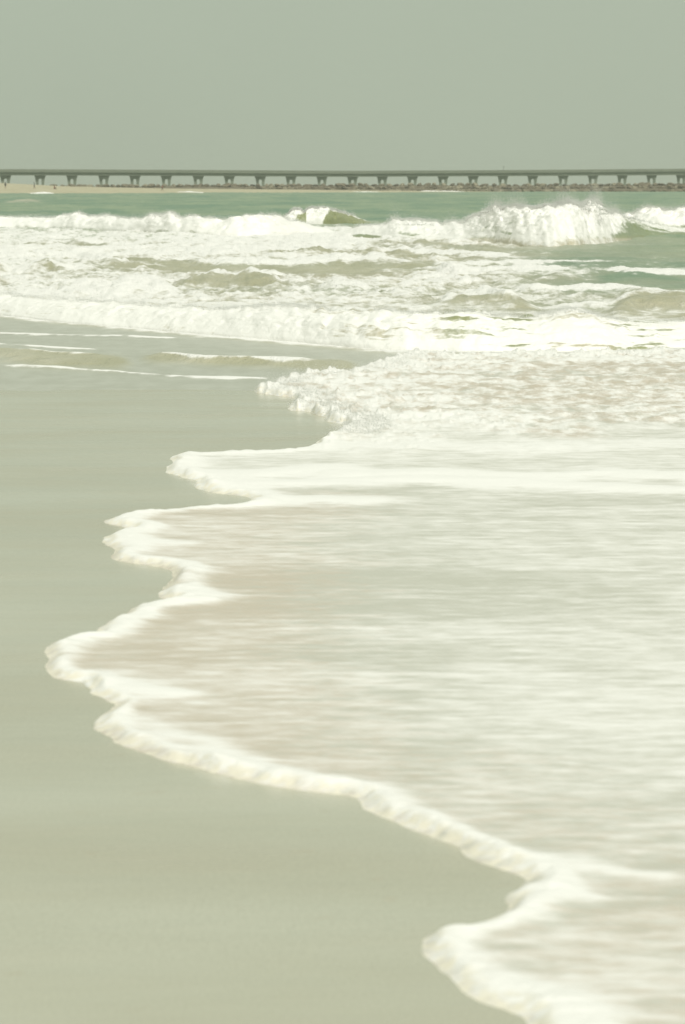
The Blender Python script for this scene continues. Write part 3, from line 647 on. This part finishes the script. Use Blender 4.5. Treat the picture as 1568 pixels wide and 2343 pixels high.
def strip(name, prof_fn, mat, parent=pier, step=1):
    """extrude a closed cross section (list of (dy, z)) along the pier line"""
    px_ = np.arange(-560, 2101, 38.0); V = []; Fc = []
    for i, p in enumerate(px_):
        Yp = pY(p); x = float(xat(p, 400, Yp)); pr = prof_fn(float(p), Yp)
        V += [(x, Yp + a, b) for a, b in pr]
    k = len(pr)
    for i in range(len(px_) - 1):
        for j in range(k): Fc.append((i * k + j, (i + 1) * k + j, (i + 1) * k + (j + 1) % k, i * k + (j + 1) % k))
    Fc.append(tuple(range(k))); Fc.append(tuple(len(V) - k + j for j in range(k))[::-1])
    me = bpy.data.meshes.new(name); me.from_pydata(V, [], Fc)
    bm = bmesh.new(); bm.from_mesh(me); bmesh.ops.recalc_face_normals(bm, faces=bm.faces); bm.to_mesh(me); bm.free(); me.update()
    return pier_part(name, me, mat, parent)
def deckp(p, Y):
    zt = float(zat(topy(p), Y)) - .55; zb_ = float(zat(boty(p), Y))
    return [(-3, zt), (-3, zt - .5), (-2.4, zt - .6), (-2.3, zb_), (2.3, zb_), (2.4, zt - .6), (3, zt - .5), (3, zt)]
def parp(p, Y):
    zt = float(zat(topy(p), Y)); return [(-2.98, zt), (-2.98, zt - .547), (-2.7, zt - .547), (-2.7, zt)]
deck = strip('deck', deckp, M_conc)
parap = strip('parapet', parp, M_rail)
def box(bm, x0, x1, y0, y1, z0, z1):
    vs_ = [bm.verts.new(c) for c in ((x0, y0, z0), (x1, y0, z0), (x1, y1, z0), (x0, y1, z0), (x0, y0, z1), (x1, y0, z1), (x1, y1, z1), (x0, y1, z1))]
    for f in ((0, 3, 2, 1), (4, 5, 6, 7), (0, 1, 5, 4), (1, 2, 6, 5), (2, 3, 7, 6), (3, 0, 4, 7)): bm.faces.new([vs_[i] for i in f])
def extr(bm, prof, y0, y1):
    a = [bm.verts.new((x, y0, z)) for x, z in prof]; b = [bm.verts.new((x, y1, z)) for x, z in prof]; n = len(prof)
    bm.faces.new(a); bm.faces.new(b[::-1])
    for i in range(n): bm.faces.new((a[i], b[i], b[(i + 1) % n], a[(i + 1) % n]))
    bmesh.ops.recalc_face_normals(bm, faces=bm.faces)
def mesh_of(bm, name): me = bpy.data.meshes.new(name); bm.to_mesh(me); bm.free(); return me
# one support, local origin at underside of deck
bm = bmesh.new()
wt, wb, hc = 1.9, 1.55, 1.5
prof = [(-wt - .12, 0), (-wt, -.25), (-wt + .18, -.7), (-wb, -hc), (-.5, -hc)] + [(-.5 * math.cos(a), -hc + .38 * math.sin(a)) for a in np.linspace(.3, math.pi - .3, 6)] + [(.5, -hc), (wb, -hc), (wt - .18, -.7), (wt, -.25), (wt + .12, 0)]
extr(bm, prof, -1.0, 1.0); cap_me = mesh_of(bm, 'support_cap'); cap_me.materials.append(M_conc)
def leg_me(s_):
    bm = bmesh.new(); extr(bm, [(s_ * .5, 0), (s_ * wb, 0), (s_ * (wb - .22), -2.2), (s_ * (wb - .25), -7.5), (s_ * .45, -7.5), (s_ * .48, -2.2)], -.85, .85)
    me = mesh_of(bm, 'leg'); me.materials.append(M_conc); return me
legs = [leg_me(-1), leg_me(1)]
for p in SUP:
    Yp = pY(p); z = float(zat(boty(p), Yp)) - .003; x = float(xat(p + 1, 410, Yp))
    c = bpy.data.objects.new('support', cap_me); col.objects.link(c); c.parent = pier
    c.location = (x, Yp - 1020, z); c.rotation_euler = (0, 0, -math.atan2(x, Yp))
    for lm in legs:
        l = bpy.data.objects.new('leg', lm); col.objects.link(l); l.parent = c; l.location = (0, 0, -hc - .002)
# small light mast on the deck
def mast(px):
    Yp = pY(px); x = float(xat(px, 395, Yp)); zt = float(zat(topy(px), Yp)) - .55
    bm = bmesh.new()
    bmesh.ops.create_cone(bm, cap_ends=True, segments=8, radius1=.12, radius2=.08, depth=1.7, matrix=Matrix.Translation((0, 0, .85)))
    me = mesh_of(bm, 'post'); me.materials.append(M_conc)
    r = empty('light_mast', (x, Yp - 1.9, zt)); link('post', me, None, r)
    bm = bmesh.new(); box(bm, -.35, .35, -.14, .14, 1.7, 1.86); bmesh.ops.bevel(bm, geom=bm.edges[:], offset=.03, segments=1)
    me = mesh_of(bm, 'lamp_head'); me.materials.append(M_conc); link('lamp_head', me, None, r)
    return r
tag(mast(1152), 'short lamp post standing up from the pier deck right of centre', 'lamp')

# ------------------------------------------------------------------ tiny people on the far beach
def person(loc, pose, label, skin_c, top_c, low_c, rz=0):
    root = empty('person', loc, rz); tag(root, label, 'person', 'people on the far beach')
    if pose == 'sit':
        V = [(0, 0, .12), (0, 0, .38), (0, 0, .56), (0, 0, .64), (0, 0, .8), (.1, -.05, .12), (.12, -.45, .42), (.12, -.75, .05), (-.1, -.05, .12), (-.12, -.45, .42), (-.12, -.75, .05), (.19, 0, .54), (.26, -.2, .36), (.14, -.42, .42), (-.19, 0, .54), (-.26, -.2, .36), (-.14, -.42, .42)]
    else:
        st_ = .22 if pose == 'walk' else .06
        V = [(0, 0, .92), (0, 0, 1.15), (0, 0, 1.4), (0, 0, 1.5), (0, 0, 1.66), (.1, 0, .88), (.11, -st_ * .6, .48), (.11, -st_, .05), (-.1, 0, .88), (-.11, st_ * .5, .48), (-.11, st_, .05), (.2, 0, 1.38), (.25, st_ * .5, 1.1), (.24, st_ * .3, .84), (-.2, 0, 1.38), (-.25, -st_ * .5, 1.1), (-.24, -st_ * .7, .86)]
    E = [(0, 1), (1, 2), (2, 3), (3, 4), (0, 5), (5, 6), (6, 7), (0, 8), (8, 9), (9, 10), (2, 11), (11, 12), (12, 13), (2, 14), (14, 15), (15, 16)]
    rad = [.15, .14, .16, .065, .11, .1, .065, .045, .1, .065, .045, .065, .045, .035, .065, .045, .035]
    me = bpy.data.meshes.new('body'); me.from_pydata(V, E, []); o = link('body', me, None, root)
    o.modifiers.new('skin', 'SKIN'); sv = me.skin_vertices[0].data
    for i, r in enumerate(rad): sv[i].radius = (r, r * .85)
    sv[0].use_root = True
    o.modifiers.new('sub', 'SUBSURF').levels = 1
    bpy.context.view_layer.update()
    ev = o.evaluated_get(bpy.context.evaluated_depsgraph_get()); m2 = bpy.data.meshes.new_from_object(ev)
    o.modifiers.clear(); o.data = m2; m2.materials.clear()
    for c in (skin_c, top_c, low_c): m2.materials.append(c)
    hz = max(v.co.z for v in m2.vertices)
    for p in m2.polygons:
        z = p.center.z / hz; p.use_smooth = True
        p.material_index = 1 if .53 < z < .86 and abs(p.center.x) < .3 else (2 if .28 < z <= .53 and abs(p.center.x) < .2 else 0)
    bm = bmesh.new(); bmesh.ops.create_icosphere(bm, subdivisions=2, radius=.125)
    bmesh.ops.translate(bm, vec=(V[4][0], V[4][1] + .015, V[4][2] + .03), verts=bm.verts)
    me = mesh_of(bm, 'hair'); me.materials.append(M_hair); link('hair', me, None, root)
    return root
M_skin = plain('skin', (.20, .11, .07), (.26, .15, .10), 5, .6, .05); M_hair = plain('hair', (.03, .022, .015), (.05, .04, .03), 9, .6, .1)
M_dk = plain('dark_cloth', (.035, .035, .03), (.06, .055, .05), 6); M_rd = plain('red_cloth', (.24, .07, .05), (.30, .09, .06), 6); M_bl = plain('pale_cloth', (.5, .42, .38), (.6, .5, .45), 6)
bpy.context.view_layer.update()
def on_beach(px, py):
    # march along the view ray until it meets the sand spit
    best = None
    for Yd in np.arange(760, 905, 1.5):
        z = float(zat(py, Yd)); i = int(np.argmin(abs(bx - px))); t = (Yd - Yf[i]) / (Yb[i] - Yf[i])
        zs = 0 if t < 0 else -.25 + (zb[i] + .25) * (1 - (1 - t) ** 1.6)
        if z <= zs: return (float(xat(px, py, Yd)), float(Yd), float(zs) - .02)
    return (float(xat(px, py, 860)), 860.0, float(zat(py, 860)))
person(on_beach(13, 437.5), 'stand', 'dark figure standing on the sand spit nearest the left edge', M_skin, M_dk, M_dk, .4)
person(on_beach(79, 441.0), 'walk', 'dark figure walking at the water line beside the bright wavelet', M_skin, M_dk, M_dk, 1.4)
person(on_beach(125, 436.6), 'sit', 'small figure sitting on the spit right of the bright wavelet', M_skin, M_rd, M_dk, .8)
person(on_beach(372, 437.5), 'walk', 'figure in red walking where the spit meets the first tall rocks', M_skin, M_rd, M_dk, 1.2)

# ------------------------------------------------------------------ sea haze
bm = bmesh.new(); box(bm, -2000, 2000, -100, 2800, -5.5, 14)
me = mesh_of(bm, 'haze'); hm = bpy.data.materials.new('haze'); hm.use_nodes = True; t = hm.node_tree; t.nodes.clear()
mo = t.nodes.new('ShaderNodeOutputMaterial'); vo = t.nodes.new('ShaderNodeVolumePrincipled')
vo.inputs['Color'].default_value = (.9, .95, .84, 1); vo.inputs['Density'].default_value = .00028
t.links.new(vo.outputs[0], mo.inputs['Volume']); o = link('haze', me, hm); tag(o, 'thin pale sea haze', kind='stuff')
